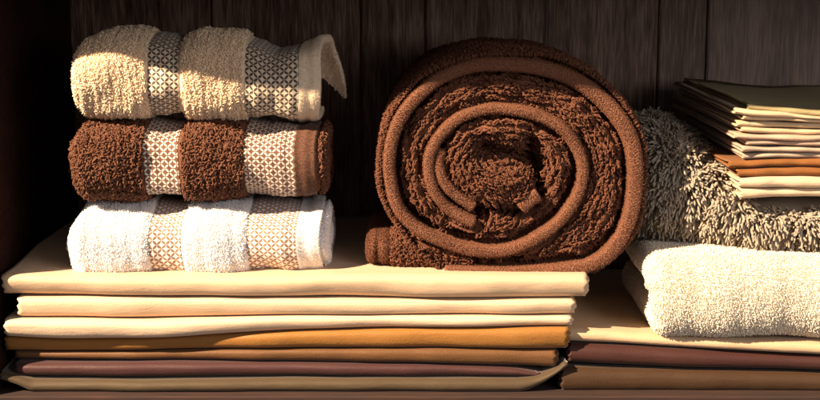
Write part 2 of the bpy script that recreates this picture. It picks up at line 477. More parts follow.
GL = 'folded sheets stacked under the towels'
YF = -.018
L = [
    # top, bottom boundaries in the photograph
    ('cream_sheet', 'wide cream sheet lying topmost of the tall sheet stack, carrying hand towels and towel roll', (.63, .462, .31), 5, 587,
     [(5, 274), (60, 277), (300, 277), (390, 275), (587, 276)], [(5, 297), (45, 298), (150, 299), (280, 299.5), (436, 301), (587, 300.5)], [(5, -.018), (587, -.018)], .33, 1),
    ('pale_cream_sheet', 'pale cream folded sheet directly below the wide topmost cream sheet', (.66, .49, .335), 19, 575,
     [(5, 298), (150, 299), (280, 299.5), (436, 301), (587, 300.5)], [(19, 319), (149, 321), (300, 317.5), (575, 317.5)], [(19, -.016), (575, -.012)], .3, 2),
    ('ivory_sheet', 'ivory folded sheet resting directly on the mustard sheet', (.68, .515, .37), 6, 572,
     [(19, 319), (149, 321), (300, 317.5), (575, 317.5)], [(6, 338), (60, 341), (150, 340), (300, 333), (436, 330), (572, 328.5)], [(6, -.023), (150, -.021), (330, -.014), (572, -.014)], .3, 3),
    ('mustard_sheet', 'mustard gold folded sheet in the middle of the tall stack', (.34, .152, .034), 2, 569,
     [(6, 338), (60, 341), (150, 340), (300, 333), (436, 330), (572, 328.5)], [(2, 356), (150, 354.5), (300, 351.5), (436, 350.5), (569, 352)], [(2, -.005), (150, -.007), (330, -.012), (569, -.016)], .3, 4),
    ('brown_sheet', 'tan brown folded sheet between the mustard and plum sheets', (.155, .072, .028), 11, 558,
     [(2, 356), (150, 354.5), (300, 351.5), (436, 350.5), (569, 352)], [(11, 365), (150, 365.5), (300, 366), (436, 367), (558, 371)], [(11, .0), (170, -.003), (300, -.009), (558, -.013)], .3, 5),
    ('plum_sheet', 'dark plum folded sheet second from the shelf in the tall stack', (.07, .028, .028), 13, 542,
     [(11, 366), (150, 365.5), (300, 366), (436, 367), (520, 371), (542, 376)], [(13, 379), (150, 380.5), (300, 379.5), (542, 380)], [(13, -.012), (300, -.012), (542, -.010)], .3, 6),
]
for nm, lb, col, x0, x1, tp, bt, yf, dep, sd in L:
    sheet(nm, lb, weave_mat(nm, mul(col, 1.12), 800, .55, .2, .5 if sd < 4 else .7, .1, .3, .12 if sd < 4 else .35, .2), x0, x1, tp, bt, yf, dep, YF, sd * 11, GL,
          top_wave=.0022 if sd == 1 else 0, rf=.013 if sd == 1 else .0085, flat=2.7, lean=[.28, .22, .3, .15, .2, .2][sd - 1])


def grey_ends(px, zt, zb):
    up = np.where(px > 520, ((px - 520) / 48).clip(0, 1) ** 1.6 * .027, 0) + np.where(px < 27, ((27 - px) / 27).clip(0, 1) ** .8 * .0135, 0)
    th = 1 - .68 * ((px - 525) / 36).clip(0, 1) - .35 * ((27 - px) / 20).clip(0, 1)
    return zb + up + (zt - zb) * th, zb + up


sheet('grey_beige_sheet', 'grey beige folded sheet lying on the shelf board, its ends curling up', weave_mat('grey_beige_sheet', (.085, .056, .029), 900, .65, .35, .5, .15, .35, .3),
      0, 569, [(0, 380.5), (150, 381.5), (300, 380), (569, 380)], [(0, 393), (569, 393)], [(0, -.019), (569, -.017)], .3, YF, 77, GL, ends=grey_ends, rf=.008, nU=1, gapz=.0003)

GR = 'folded sheets stacked under the plush blanket'
R_ = [
    ('beige_sheet', 'light beige folded sheet lying right under the cream plush blanket', (.60, .43, .27), 566, 900, [(566, 329), (640, 336), (820, 342), (900, 346)],
     [(566, 344.5), (640, 348), (820, 355.5), (900, 359)], [(566, .0), (900, -.018)], .3, 81),
    ('maroon_sheet', 'dark maroon brown folded sheet in the short stack below the beige sheet', (.058, .019, .015), 569, 900, [(566, 345), (640, 348.5), (820, 356), (900, 359)],
     [(569, 365), (640, 368), (820, 371.5), (900, 373)], [(569, -.006), (900, -.014)], .3, 82),
    ('chestnut_sheet', 'chestnut brown folded sheet lying on the shelf board below the maroon sheet', (.06, .029, .0125), 562, 900, [(562, 368), (640, 370), (820, 373), (900, 374)],
     [(562, 393), (900, 393)], [(562, -.012), (900, -.014)], .3, 83),
]
for nm, lb, col, x0, x1, tp, bt, yf, dep, sd in R_:
    sheet(nm, lb, weave_mat(nm, mul(col, 1.05), 800, .6, .2, .6, .1, .3, .1 if sd == 81 else .3, .2), x0, x1, tp, bt, yf, dep, -.01, sd, GR, rf=.01, gapz=.0004, top_wave=.001 if sd == 81 else 0)


# ------------------------------------------------------------------ the three hand towels
GT = 'hand towels stacked on the cream sheet'


def hand_towel(name, label, kind, xl, xend, top, bot, bands, y0, ry, seed, inner=(.0, .9), loops=(.0046, .00062, .0020), n=2.5, flare=None, loopkind='loop', skew=0., end_bulge=.004, hem_phi=(-115, 120)):
    """top/bot silhouettes and band limits in photo pixels; y0 the front, ry half the depth"""
    X = lambda p: xat(p, 150, y0 + .01)
    yc = y0 + ry
    def zlim(x):
        px = 410 + x / (DIST + .01) * FPX
        zt = at(px, smooth_curve(top, np.atleast_1d(px)) if np.ndim(px) and len(px) > 20 else curve(top, px), y0 + ry * .55)[..., 2]
        zb = at(px, curve(bot, px), y0 + ry * .35)[..., 2]
        return zt, zb
    xL = X(xl); xE = X(xend)
    bx = [(X(a), X(b)) for a, b in bands]
    # stations
    capl = .016
    cs = [0., .25, .5, .75]
    xs = list(xL + np.linspace(0, xE - xL, 190))
    xs = np.array(xs)

    def surf(xs, phi, off=0., scale=1., cap=True):
        zt, zb = zlim(xs)
        zc, rz = (zt + zb) / 2, (zt - zb) / 2
        rel = ((xs - xL) / capl).clip(0, 1)
        ins = (1 - np.sqrt(1 - (1 - rel) ** 2)) * .017 if cap else 0 * xs
        puff = np.zeros_like(xs)
        edges = [xL - .02] + [e for b in bx for e in b] + [9]
        for a, b in zip(edges[0::2], edges[1::2]):
            if b > 5: continue
            d = np.minimum(xs - a, b - xs)
            puff = np.maximum(puff, np.where(d > 0, 1 - np.exp(-d / .006), 0))
        o = .0048 * puff - .0034
        c, s = np.cos(phi)[None], np.sin(phi)[None]
        w = wob2(xs[:, None] * 1. + 0 * phi[None], phi[None] * .05 + 0 * xs[:, None], seed, .0018, .06)
        w = w + wob(xs, seed + 5, .0006, ((.03, 1), (.013, .7)))[:, None]
        RY = (ry * scale + (o - ins + off)[:, None] + w); RZ = (rz[:, None] * scale + (o - ins + off)[:, None] + w)
        y = yc - RY * spow(c, 2 / n)
        z = zc[:, None] + RZ * spow(s, 2 / n)
        # keep the resting side flat on what lies below
        x = xs[:, None] + skew * (z - zc[:, None]) + .0012 * np.sin(phi * 3 + seed)[None]
        return np.stack([np.broadcast_to(x, y.shape), y, z], -1)

    zt, zb = zlim(np.array([(xL + xE) / 2]))
    base = ((xL + xE) / 2, yc, float(zb[0]))
    t = thing(name, base, label, 'hand towel', GT)
    phi = np.linspace(-np.pi, np.pi, 121)
    body = MB()
    xs_b = xs[xs < xE + inner[0]] if inner[0] < 0 else xs
    P = surf(xs_b, phi)
    # beginning cap: shrink to a point, bulging outwards
    first = P[0]; cen = first.mean(0)
    caps = np.array([cen + (first - cen) * k + np.array([-end_bulge * math.sqrt(1 - k * k), 0, 0]) for k in (0.02, .2, .4, .6, .8, .92)])
    Pf = np.concatenate([caps, P])
    # inside of the open end: inner layers of the folded towel
    xi = np.linspace(xE - .02, xE + inner[0], 10)
    Pi = surf(xi, phi, 0, inner[1])
    last = Pi[-1]; cen2 = last.mean(0)
    endc = np.array([cen2 + (last - cen2) * k + np.array([inner[2] * math.sqrt(1 - k * k) if len(inner) > 2 else 0.001 * (1 - k), 0, 0]) for k in (.95, .8, .6, .4, .2, .02)])
    # make the end read as layered cloth: shallow spiral step
    endc[:, :, 0] += .0012 * np.sin(np.linspace(0, 9, 6))[:, None]
    Pi = np.concatenate([Pi, endc])
    body.grid(Pf, flip=True); body.grid(Pi, flip=True)
    # terry loops
    xm = Pf[:-1, :-1, 0]; ym = Pf[:-1, :-1, 1]; pm = np.broadcast_to(phi[None, :-1], xm.shape)
    mask = np.zeros(xm.shape)
    edges = [-9] + [e for b in bx for e in b]
    mrg = .0035
    for a, b in zip(edges[0::2], edges[1::2]):
        mask[(xm > a + mrg) & (xm < b - mrg * .6)] = 1
    mask[np.abs(pm) > 2.5] = 0
    hL, rL, spc = loops
    p, nn = sample_grid(Pf, spc * .72, mask)
    k = thin(p, spc); p, nn = p[k], nn[k]
    p = p + rng.normal(0, spc * .3, p.shape)
    nn = np.where(((p - np.array([xL + .06, yc, base[2] + .04])) * nn).sum(-1, keepdims=True) < 0, -nn, nn)
    nn = unit(nn + (.14 if kind == 'white' else .24) * rng.normal(size=nn.shape) + np.array([0, 0, -.08]))
    row = 1 + .2 * np.sin(p[:, 0] * 900 + 2 * np.sin(p[:, 2] * 120))
    pile(body, p, nn, hL * (row if kind != 'white' else 1), rL, loopkind, .2, np.array([0, 0, -.15]))
    if kind != 'cream':
        msk = np.zeros(Pi[:-1, :-1, 0].shape); msk[8:, :] = 1
        p, nn = sample_grid(Pi, spc * .72, msk); k = thin(p, spc); p, nn = p[k], nn[k]
        nn = np.where(nn[:, :1] < 0, -nn, nn)
        pile(body, p, unit(nn + .3 * rng.normal(size=nn.shape)), hL, rL, loopkind)
    body.build('terry_cloth', M[kind + '_terry'], t)
    # woven bands
    ph2 = np.linspace(R(-150), R(150), 140)
    for a, b in bx:
        xb = np.linspace(a, b, 24)
        S = surf(xb, ph2, .0009)
        arc = np.concatenate([[0], np.cumsum(np.linalg.norm(np.diff(S[12], axis=0), axis=1))])
        uv = np.stack([np.broadcast_to((xb - a)[:, None], S.shape[:2]), np.broadcast_to(arc[None], S.shape[:2])], -1)
        m2 = MB(); m2.grid(S, uv=uv, flip=True)
        S2 = surf(xb, ph2, -.0008); m2.grid(S2, flip=False)
        m2.build('woven_band', M[kind + '_band'], t)
    # hem shell
    a = bx[-1][1]
    ph3 = np.linspace(R(hem_phi[0]), R(hem_phi[1]), 130)
    xh = np.linspace(a + .0002, xE, 26)
    So, Si = surf(xh, ph3, .0010), surf(xh, ph3, -.0016 if flare is None else -.0042)
    if flare is not None:
        fr = ((xh - a) / (xE - a))[:, None] ** 1.3
        dx, dy, dz = flare(ph3)
        for S in (So, Si):
            S[..., 0] += fr * dx[None]; S[..., 1] += fr * dy[None]; S[..., 2] += fr * dz[None]
    hm = MB()
    # edge roll joining outside and inside
    Em = (So[-1] + Si[-1]) / 2 + np.array([.0012, 0, 0])
    S = np.concatenate([So, Em[None], Si[::-1]])
    hm.grid(S, flip=True)
    for col_ in (0, -1):
        hm.grid(np.stack([So[:, col_], Si[:, col_]], 1))
    G = S[:27]
    p, nn = sample_grid(G, .0013); nn = np.where(((p - np.array([0, yc, base[2] + .04])) * nn * np.array([0, 1, 1])).sum(-1, keepdims=True) < 0, -nn, nn)
    pile(hm, p, unit(nn + .5 * rng.normal(size=nn.shape)), .0009, .00018, 'tuft', .6, S=3)
    if flare is not None:
        p, nn = sample_grid(Si[:, 70:], .0011); nn = np.where(((p - np.array([0, yc, base[2] + .04])) * nn * np.array([0, 1, 1])).sum(-1, keepdims=True) > 0, -nn, nn)
        pile(hm, p, unit(nn + .5 * rng.normal(size=nn.shape)), .0020, .0004, 'tuft', .6, S=3)
    hm.build('hem', M[kind + '_hem'], t)
    return t


def cream_flare(ph):
    k = ((np.degrees(ph) - 75) / 90).clip(0, 1)
    return .021 * k ** 1.1 + .0015 * np.sin(k * 9), .004 * k + .003 * np.sin(k * 7), -.040 * k ** 1.8 + .003 * np.sin(k * 3.14)


hand_towel('cream_hand_towel', 'cream terry hand towel with dark lattice bands, topmost of the three', 'cream', 76, 320,
           [(76, 44), (86, 37), (98, 34), (125, 31.5), (156, 31), (165, 34), (185, 35), (204, 32), (240, 34), (250, 39), (260, 45), (272, 47), (300, 42), (312, 37), (326, 34)],
           [(76, 113), (90, 118.5), (149, 119.5), (200, 119.5), (248, 122), (295, 125), (326, 125)], [(150, 181), (246, 299)], .004, .062, 21, inner=(-.012, .84, -.004), loops=(.0022, .00050, .0014),
           flare=cream_flare, skew=.05, hem_phi=(-115, 166))
hand_towel('brown_hand_towel', 'chocolate brown terry hand towel with white lattice bands, between the other two', 'brown', 72, 315,
           [(72, 128), (84, 121), (150, 120), (250, 121), (295, 124), (330, 124)],
           [(72, 194), (85, 199), (140, 201.5), (174, 202), (241, 199), (290, 203), (330, 201)], [(144, 179), (244, 295)], .004, .066, 22, inner=(.008, .95, .0008),
           loops=(.0033, .00064, .0019), skew=.02, hem_phi=(-115, 150))
hand_towel('white_hand_towel', 'white fluffy terry hand towel with gold lattice bands, lowest of the three', 'white', 66, 319,
           [(62, 216), (75, 207), (85, 204), (150, 203), (250, 202), (295, 204), (330, 202)],
           [(62, 279), (72, 282), (150, 282.5), (180, 283), (240, 279), (295, 278.5), (330, 277)], [(148, 180), (246, 296)], .001, .072, 23, inner=(.004, .88, .003),
           loops=(.0021, .00046, .0012), loopkind='tuft', hem_phi=(-115, 150), end_bulge=.007)


# ------------------------------------------------------------------ the rolled bath towel
RY0 = .002
roll_base = at(512, 275, RY0)
t = thing('rolled_bath_towel', (roll_base[0], RY0 + .11, .1155), 'big brown bath towel rolled into a spiral, lying on the wide cream sheet', 'bath towel')
ZS = .1160


def W(px, Y=RY0, dy=0.):
    p = at(px[:, 0], px[:, 1], Y); return p


stripA = catmull([(446, 270), (475, 271.5), (512, 272.5), (562, 269.5), (592, 263), (614, 246), (629, 218), (635, 180), (631, 141), (615, 113), (592, 91), (569, 77), (540, 67.5), (509, 64), (475, 65),
                  (441, 77), (418, 95), (400, 118), (391, 143), (389, 170), (396, 203), (414, 225), (441, 240), (471, 249.5), (501, 250.5), (531, 240), (558, 221), (577, 195), (582.5, 170),
                  (577.5, 149), (563, 129), (540, 116), (514, 109.5), (488, 108.5), (462, 116), (443, 131), (431.5, 149), (428.5, 168), (433, 188), (444, 204), (459, 215), (473, 222.5)], 8)
stripB = catmull([(441, 150), (438.5, 165), (444, 181), (456, 194), (473, 206.5)], 8)
outer = catmull([(446, 276), (475, 277), (512, 278), (560, 276.5), (592, 272), (617, 256), (634, 236), (643, 210), (646, 175), (643, 140), (632, 112), (612, 89), (585, 69), (550, 57), (510, 53), (475, 54.5),
                 (440, 65), (412, 84), (392, 109), (382, 140), (379, 165), (382, 190), (390, 214), (406, 238), (425, 258), (446, 276)], 8)
c1 = catmull([(488, 150), (503, 155), (520, 160), (537, 167)], 8)
c2 = catmull([(533, 140), (536, 152), (539, 166), (541, 184), (537, 198)], 8)
c3 = catmull([(482, 210), (500, 213), (520, 213), (536, 206), (541, 190)], 8)


def segdist(P, L):
    """distance from points P (M,2) to polyline L, and the side (+ is inside a turn that runs this way)"""
    a, b = L[:-1], L[1:]
    best = np.full(len(P), 1e9); side = np.zeros(len(P)); arc = np.zeros(len(P))
    s0 = np.concatenate([[0], np.cumsum(np.linalg.norm(b - a, axis=1))])
    for i in range(len(a)):
        d = b[i] - a[i]; q = P - a[i]
        u = ((q @ d) / max(d @ d, 1e-9)).clip(0, 1)
        e = q - u[:, None] * d; dd = np.sqrt((e ** 2).sum(1))
        m = dd < best
        best[m] = dd[m]; side[m] = np.sign(d[0] * q[m, 1] - d[1] * q[m, 0]); arc[m] = s0[i] + u[m] * (s0[i + 1] - s0[i])
    return best, side, arc


def inside(P, poly):
    x, y = P[:, 0], P[:, 1]; r = np.zeros(len(P), bool)
    j = len(poly) - 1
    for i in range(len(poly)):
        xi, yi = poly[i]; xj, yj = poly[j]
        if yi != yj:
            c = ((yi > y) != (yj > y)) & (x < (xj - xi) * (y - yi) / (yj - yi) + xi)
            r ^= c
        j = i
    return r


def roll_depth(P):
    """depth of the terry face behind the front of the roll (metres), at photo points"""
    d, side, arc = segdist(P, stripA)
    dB, _, _ = segdist(P, stripB)
    do, _, _ = segdist(P, outer)
    inn = side < 0
    crev = np.where(inn, .025 * np.exp(-((d - 8.5) / 5.0) ** 2), .010 * np.exp(-((d - 7.0) / 3.0) ** 2))
    g = .0110 + crev
    g = g + .016 * np.exp(-(dB / 7.5) ** 2)
    ctr = P - np.array([505., 165.]); rr = np.sqrt((ctr[:, 0] / 62) ** 2 + (ctr[:, 1] / 46) ** 2)
    lob = np.clip(1 - rr, 0, 1)
    g = g - .016 * np.sqrt(lob) - np.where(inn & (rr < 1.05), .5 * crev, 0)
    for c, a, w in ((c1, .040, 13), (c2, .036, 7.5), (c3, .024, 6.)):
        dc, _, _ = segdist(P, c); g = g + a * np.exp(-(dc / w) ** 2)
    g = g + .012 * (1 - (do / 9).clip(0, 1)) ** 2
    return g + wob2(P[:, 0] * .001, P[:, 1] * .001, 5, .0022, .03), d, side, arc, do


gx, gy = np.arange(374, 652, 1.6), np.arange(46, 284, 1.6)
GX, GY = np.meshgrid(gx, gy, indexing='ij')
PP = np.stack([GX.ravel(), GY.ravel()], -1)
dep, d_, s_, a_, do_ = roll_depth(PP)
ins = inside(PP, outer)
ins2 = ins | (do_ < 1.0)
P3 = at(PP[:, 0], PP[:, 1], RY0)
P3[:, 1] += dep
P3[:, 2] = np.maximum(P3[:, 2], ZS)
ny = len(gy)
idx = np.arange(len(PP)).reshape(GX.shape)
q = np.stack([idx[:-1, :-1], idx[1:, :-1], idx[1:, 1:], idx[:-1, 1:]], -1).reshape(-1, 4)
q = q[ins2[q].all(1)]
body = MB(); body.add(P3, q[:, ::-1])
# outer side of the roll
Ls = np.concatenate([[0.006], np.linspace(.012, .215, 26), [.222]])
base2 = at(outer[:-1, 0], outer[:-1, 1], RY0); cen = base2.mean(0)
sc = np.concatenate([[.985], np.linspace(1, .985, 26), [.94]])
side3 = []
for l, k in zip(Ls, sc):
    r = cen + (base2 - cen) * k; r = r.copy(); r[:, 1] = RY0 + l
    n2 = unit((base2 - cen) * np.array([1, 0, 1]))
    ang = np.arctan2(n2[:, 2], n2[:, 0])
    r += n2 * (wob2(ang * .12, np.full_like(ang, l), 8, .0016, .07))[:, None]
    r[:, 2] = np.maximum(r[:, 2], ZS)
    side3.append(r)
S3 = np.array(side3)
S3c = np.concatenate([S3, S3[:, :1]], 1)
body.grid(S3c)
bk = S3[-1]; body.grid(np.array([bk, bk.mean(0) + (bk - bk.mean(0)) * .02]), closed=True)
# loops on the face, laid in rows that follow the spiral
px = np.arange(374, 652, 1.75); py = np.arange(46, 284, 1.75)
A_, B_ = np.meshgrid(px, py, indexing='ij'); Q = np.stack([A_.ravel(), B_.ravel()], -1)
Q = Q + rng.uniform(-.8, .8, Q.shape)
Q = Q[inside(Q, outer)]
for _ in range(2):                                   # snap the loops into rows that run along the spiral
    d0, sd0, a0 = segdist(Q, stripA)
    gr = np.stack([segdist(Q + [.7, 0], stripA)[0] - segdist(Q - [.7, 0], stripA)[0], segdist(Q + [0, .7], stripA)[0] - segdist(Q - [0, .7], stripA)[0]], -1)
    dw = d0 + 1.1 * np.sin(a0 / 11.) + .7 * np.sin(a0 / 4.3)
    Q = Q + unit(gr) * ((np.round(dw / 5.3) * 5.3 - dw) * .62)[:, None]
dep, d, s, a, do = roll_depth(Q)
e = .7
dx_ = (roll_depth(Q + [e, 0])[0] - roll_depth(Q - [e, 0])[0]) / (2 * e * .001)
dz_ = -(roll_depth(Q + [0, e])[0] - roll_depth(Q - [0, e])[0]) / (2 * e * .001)
nn = unit(np.stack([dx_ * .8, -np.ones(len(Q)), dz_ * .8], -1))
p = at(Q[:, 0], Q[:, 1], RY0); p[:, 1] += dep; p[:, 2] = np.maximum(p[:, 2], ZS + .001)
keep = (d > 4.0)
row = .5 + .5 * np.cos(2 * np.pi * (d + 1.1 * np.sin(a / 11.) + .7 * np.sin(a / 4.3)) / 5.3)
Q2 = Q + np.array([.5, 0]); gx_ = (roll_depth(Q + [e, 0])[1] - roll_depth(Q - [e, 0])[1]); gz_ = -(roll_depth(Q + [0, e])[1] - roll_depth(Q - [0, e])[1])
tdir = unit(np.stack([-gz_, 0 * gx_, gx_], -1) + 1e-6)
p[:, 1] += .004 * (1 - row)
pile(body, p[keep], unit(nn[keep] + .22 * rng.normal(size=(keep.sum(), 3))), (.0024 + .0024 * row)[keep], .00066, 'loop', .3, tdir=tdir[keep])
# loops on the outside
msk = np.zeros(S3c[:-1, :-1, 0].shape); msk[:] = (S3c[:-1, :-1, 2] > ZS + .004)
p, nn = sample_grid(S3c, .0014, msk); k = thin(p, .0019); p, nn = p[k], nn[k]
nn = np.where(((p - cen) * nn * np.array([1, 0, 1])).sum(-1, keepdims=True) < 0, -nn, nn)
pile(body, p, unit(nn + .3 * rng.normal(size=nn.shape)), .0030, .0005, 'loop', .3)
body.build('terry_cloth', M['roll_terry'], t)


def hem_strip(path, half, depthh, y0, seed, name='hem', cut_start=True, cut_end=True):
    p = at(path[:, 0], path[:, 1], y0)
    # even resampling
    s = np.concatenate([[0], np.cumsum(np.linalg.norm(np.diff(p, axis=0), axis=1))])
    n = max(12, int(s[-1] / .0022)); sn = np.linspace(0, s[-1], n)
    p = np.stack([np.interp(sn, s, p[:, i]) for i in range(3)], -1)
    tan = unit(np.gradient(p, axis=0)); nr = np.cross(tan, np.array([0, 1, 0]))
    hw = half * (1 + wob(sn, seed, .05, ((.06, 1), (.02, .6)))) if np.isscalar(half) else np.interp(sn / s[-1], *half)
    p = p + np.stack([0 * sn, wob(sn, seed + 1, .0012, ((.15, 1), (.05, .4))), 0 * sn], -1)
    th = np.linspace(0, 2 * np.pi, 25)
    sec_a, sec_b = spow(np.cos(th), .62), spow(np.sin(th), .55)
    ks = np.ones(n); ext = np.zeros(n)
    P = p[:, None] + nr[:, None] * (hw[:, None] * sec_a)[..., None] + np.array([0, 1, 0]) * (depthh * sec_b)[None, :, None]
    P[..., 2] = np.maximum(P[..., 2], ZS)
    arc = th / (2 * np.pi) * (2.6 * (half if np.isscalar(half) else .006) * 2)
    uv = np.stack([np.broadcast_to(sn[:, None], P.shape[:2]), np.broadcast_to(arc[None], P.shape[:2])], -1)
    caps0 = [p[0] + (P[0] - p[0]) * k - tan[0] * f for k, f in ((.01, .0016), (.6, .0016), (.88, .0011))]
    caps1 = [p[-1] + (P[-1] - p[-1]) * k + tan[-1] * f for k, f in ((.88, .0011), (.6, .0016), (.01, .0016))]
    G = np.concatenate([np.array(caps0), P, np.array(caps1)])
    UV = np.concatenate([np.repeat(uv[:1], 3, 0), uv, np.repeat(uv[-1:], 3, 0)])
    m = MB(); m.grid(G, uv=UV, flip=True)
    q_, nq = sample_grid(P, .0013)
    jn = np.abs(((q_[:, None] - p[None]) ** 2).sum(-1)).argmin(1); nq = np.where(((q_ - p[jn]) * nq).sum(-1, keepdims=True) < 0, -nq, nq)
    kk = q_[:, 2] > ZS + .0005
    pile(m, q_[kk], unit(nq[kk] + .5 * rng.normal(size=(kk.sum(), 3))), .0012, .00022, 'tuft', .6, S=3)
    return m.build(name, M['roll_hem'], t)


hw = ([0, .03, .12, .2, .3, .42, .55, .75, 1], [.0048, .0055, .0067, .0078, .0070, .0060, .0056, .0053, .0050])
hem_strip(stripA, hw, .0085, RY0 + .0095, 31)
hem_strip(stripB, .0050, .0080, RY0 + .0110, 32)
hem_strip(catmull([(537, 194), (530, 199), (521, 207)], 8), .0068, .0065, RY0 + .006, 33)
# the loose tail of the towel under the roll
tail = MB()
xs = np.linspace(xat(367, 255, .03), xat(470, 255, .03), 70)
f = (xs - xs[0]) / (xs[-1] - xs[0])
phi = np.linspace(-np.pi, np.pi, 72)
hgt = np.interp(f, [0, .08, .3, .7, 1], [.040, .043, .040, .034, .026]) + 0 * xs
fold =   .0045 * np.exp(-((f - .10) / .03) ** 2) + .004 * np.exp(-((f - .235) / .025) ** 2)
capi = (1 - np.sqrt(1 - (1 - (f / .10).clip(0, 1)) ** 2)) * .010
ryy = .085 - capi - fold; rzz = hgt / 2 - capi * .9 - fold * .3
y = RY0 + .016 + .085 - ryy[:, None] * spow(np.cos(phi), .75)[None] - (.004 * f)[:, None]
z = .1158 + (hgt / 2)[:, None] + rzz[:, None] * spow(np.sin(phi), .75)[None]
T = np.stack([np.broadcast_to(xs[:, None], y.shape), y, z], -1)
c0 = T[0].mean(0)
T = np.concatenate([[c0 + (T[0] - c0) * k + np.array([-.002 * (1 - k), 0, 0]) for k in (.02, .5, .85)], T])
tail.grid(T, flip=True)
msk = np.zeros(T[:-1, :-1, 0].shape); msk[(T[:-1, :-1, 0] > xat(391, 255, .03))] = 1
p, nn = sample_grid(T, .0012, msk); k = thin(p, .0024); p, nn = p[k], nn[k]
nn = np.where(((p - T.mean((0, 1))) * nn * np.array([0, 1, 1])).sum(-1, keepdims=True) < 0, -nn, nn)
k = p[:, 1] < RY0 + .09; p, nn = p[k], nn[k]
pile(tail, p, unit(nn + .3 * rng.normal(size=nn.shape)), .0040, .00064, 'loop', .4)
m2 = np.zeros(msk.shape); m2[T[:-1, :-1, 0] <= xat(393, 255, .03)] = 1
p, nn = sample_grid(T, .0010, m2); nn = np.where(((p - T.mean((0, 1))) * nn * np.array([0, 1, 1])).sum(-1, keepdims=True) < 0, -nn, nn)
k = p[:, 1] < RY0 + .12; p, nn = p[k], nn[k]
pile(tail, p, unit(nn + .5 * rng.normal(size=nn.shape)), .0014, .00025, 'tuft', .6, S=3)
tail.build('tail_flap', M['roll_terry'], t)


# ------------------------------------------------------------------ cream plush blanket
bx0 = xat(649, 290, .01); bx1 = .62
zt0, zb0 = zat(243, .05), zat(336, -.004)
t = thing('plush_blanket', (.42, .1, .0545), 'thick cream plush blanket folded once, lying on the beige sheet', 'blanket')
xs = np.concatenate([bx0 + .012 * (1 - np.cos(np.linspace(0, np.pi / 2, 9))), np.linspace(bx0 + .0135, bx1, 80)])
hb = .0180 - .0035 * np.exp(-((xs - bx0) / .02) ** 2); e = ((xs - bx0) / .012).clip(0, 1); hb = hb * np.sqrt(1 - (1 - e) ** 2) + .0004
zc = .0965; dpt = .20
s1 = np.linspace(1, 0, 24); th = np.linspace(-np.pi / 2, np.pi / 2, 26)
rfz = .0215; yfr = -.014
my = np.concatenate([yfr + .022 + s1[:-1] * dpt, yfr + .022 - .016 * np.cos(th), yfr + .022 + s1[::-1][1:] * dpt])
mz = np.concatenate([-np.ones(23), spow(np.sin(th), .8), np.ones(23)]) * rfz
# the layers part a little at the open end
MY = np.broadcast_to(my[None], (len(xs), len(my))) + wob(xs, 61, .0015)[:, None]
MZ = zc + mz[None] * (1 + .16 * np.exp(-((xs - bx0) / .022) ** 2))[:, None] + wob2(xs[:, None] + 0 * my[None], my[None] + 0 * xs[:, None], 62, .0012, .08)
X3 = np.broadcast_to(xs[:, None], MY.shape) + (.004 * np.sign(-mz) * (np.abs(mz) > .01))[None] * np.exp(-(xs - bx0) / .02)[:, None]
dY = np.gradient(MY, axis=1); dZ = np.gradient(MZ, axis=1); l = np.sqrt(dY ** 2 + dZ ** 2) + 1e-9
O = np.stack([X3, MY - dZ / l * hb[:, None], MZ + dY / l * hb[:, None]], -1)
I = np.stack([X3, MY + dZ / l * hb[:, None], MZ - dY / l * hb[:, None]], -1)
ring = np.concatenate([O, I[:, ::-1]], 1)
body = MB(); body.grid(ring, closed=True)
ringc = np.concatenate([ring, ring[:, :1]], 1)
zz = ringc[:-1, :-1]; msk = np.ones(zz.shape[:2])
nOut = O.shape[1]
col_i = np.arange(zz.shape[1])[None] + 0 * zz[..., 0]
msk[(col_i >= nOut) & (zz[..., 0] > bx0 + .025)] = 0
msk[(zz[..., 2] < .058) & (zz[..., 1] > .03)] = 0
p, nn = sample_grid(ringc, .00105, msk); k = thin(p, .0012); p, nn = p[k], nn[k]
# outward: away from the nearest medial point
mid = np.stack([X3, MY, MZ], -1)
md = np.stack([my, mz + zc], -1)
dist = ((p[:, None, 1:] - md[None]) ** 2).sum(-1); j = dist.argmin(1)
ow = p[:, 1:] - md[j]
ref = np.concatenate([np.where(p[:, :1] < bx0 + .012, -.012, 0) * (1 - ((p[:, :1] - bx0) / .012).clip(0, 1)), ow], 1)
nn = np.where((ref * nn).sum(-1, keepdims=True) < 0, -nn, nn)
pile(body, p, unit(nn + .2 * rng.normal(size=nn.shape)), .0026, .00048, 'tuft', .2, np.array([0, -.03, -.15]), S=3)
body.build('plush_cloth', M['plush'], t)


# ------------------------------------------------------------------ shaggy grey rug, folded
t = thing('shaggy_rug', (.42, .12, .136), 'shaggy grey beige rug folded thick, lying on the cream plush blanket', 'rug')
xs = np.concatenate([[.2445, .2452, .247, .250, .254], np.linspace(.26, .62, 70)])
phi = np.linspace(-np.pi, np.pi, 90)
top_z = np.interp(xs, [.22, .25, .28, .31, .335, .36, .62], [.250, .255, .250, .232, .205, .186, .186])
yc = np.interp(xs, [.22, .30, .36, .62], [.170, .170, .145, .140]); rY = np.interp(xs, [.22, .30, .36, .62], [.118, .122, .123, .124])
zb = .1425
rel = ((xs - .2445) / .03).clip(0, 1); cp = np.sqrt(1 - (1 - rel) ** 2)
rZ = (top_z - zb) / 2 * (.55 + .45 * cp); rY = rY * (.75 + .25 * cp)
n = 2.6
y = yc[:, None] - rY[:, None] * spow(np.cos(phi), 2 / n)[None]
z = (zb + (top_z - zb) / 2)[:, None] + rZ[:, None] * spow(np.sin(phi), 2 / n)[None]
z = z + wob2(xs[:, None] + 0 * y, y, 71, .003, .07); z = np.maximum(z, zb)
T = np.stack([np.broadcast_to(xs[:, None], y.shape), y, z], -1)
c0 = T[0].mean(0)
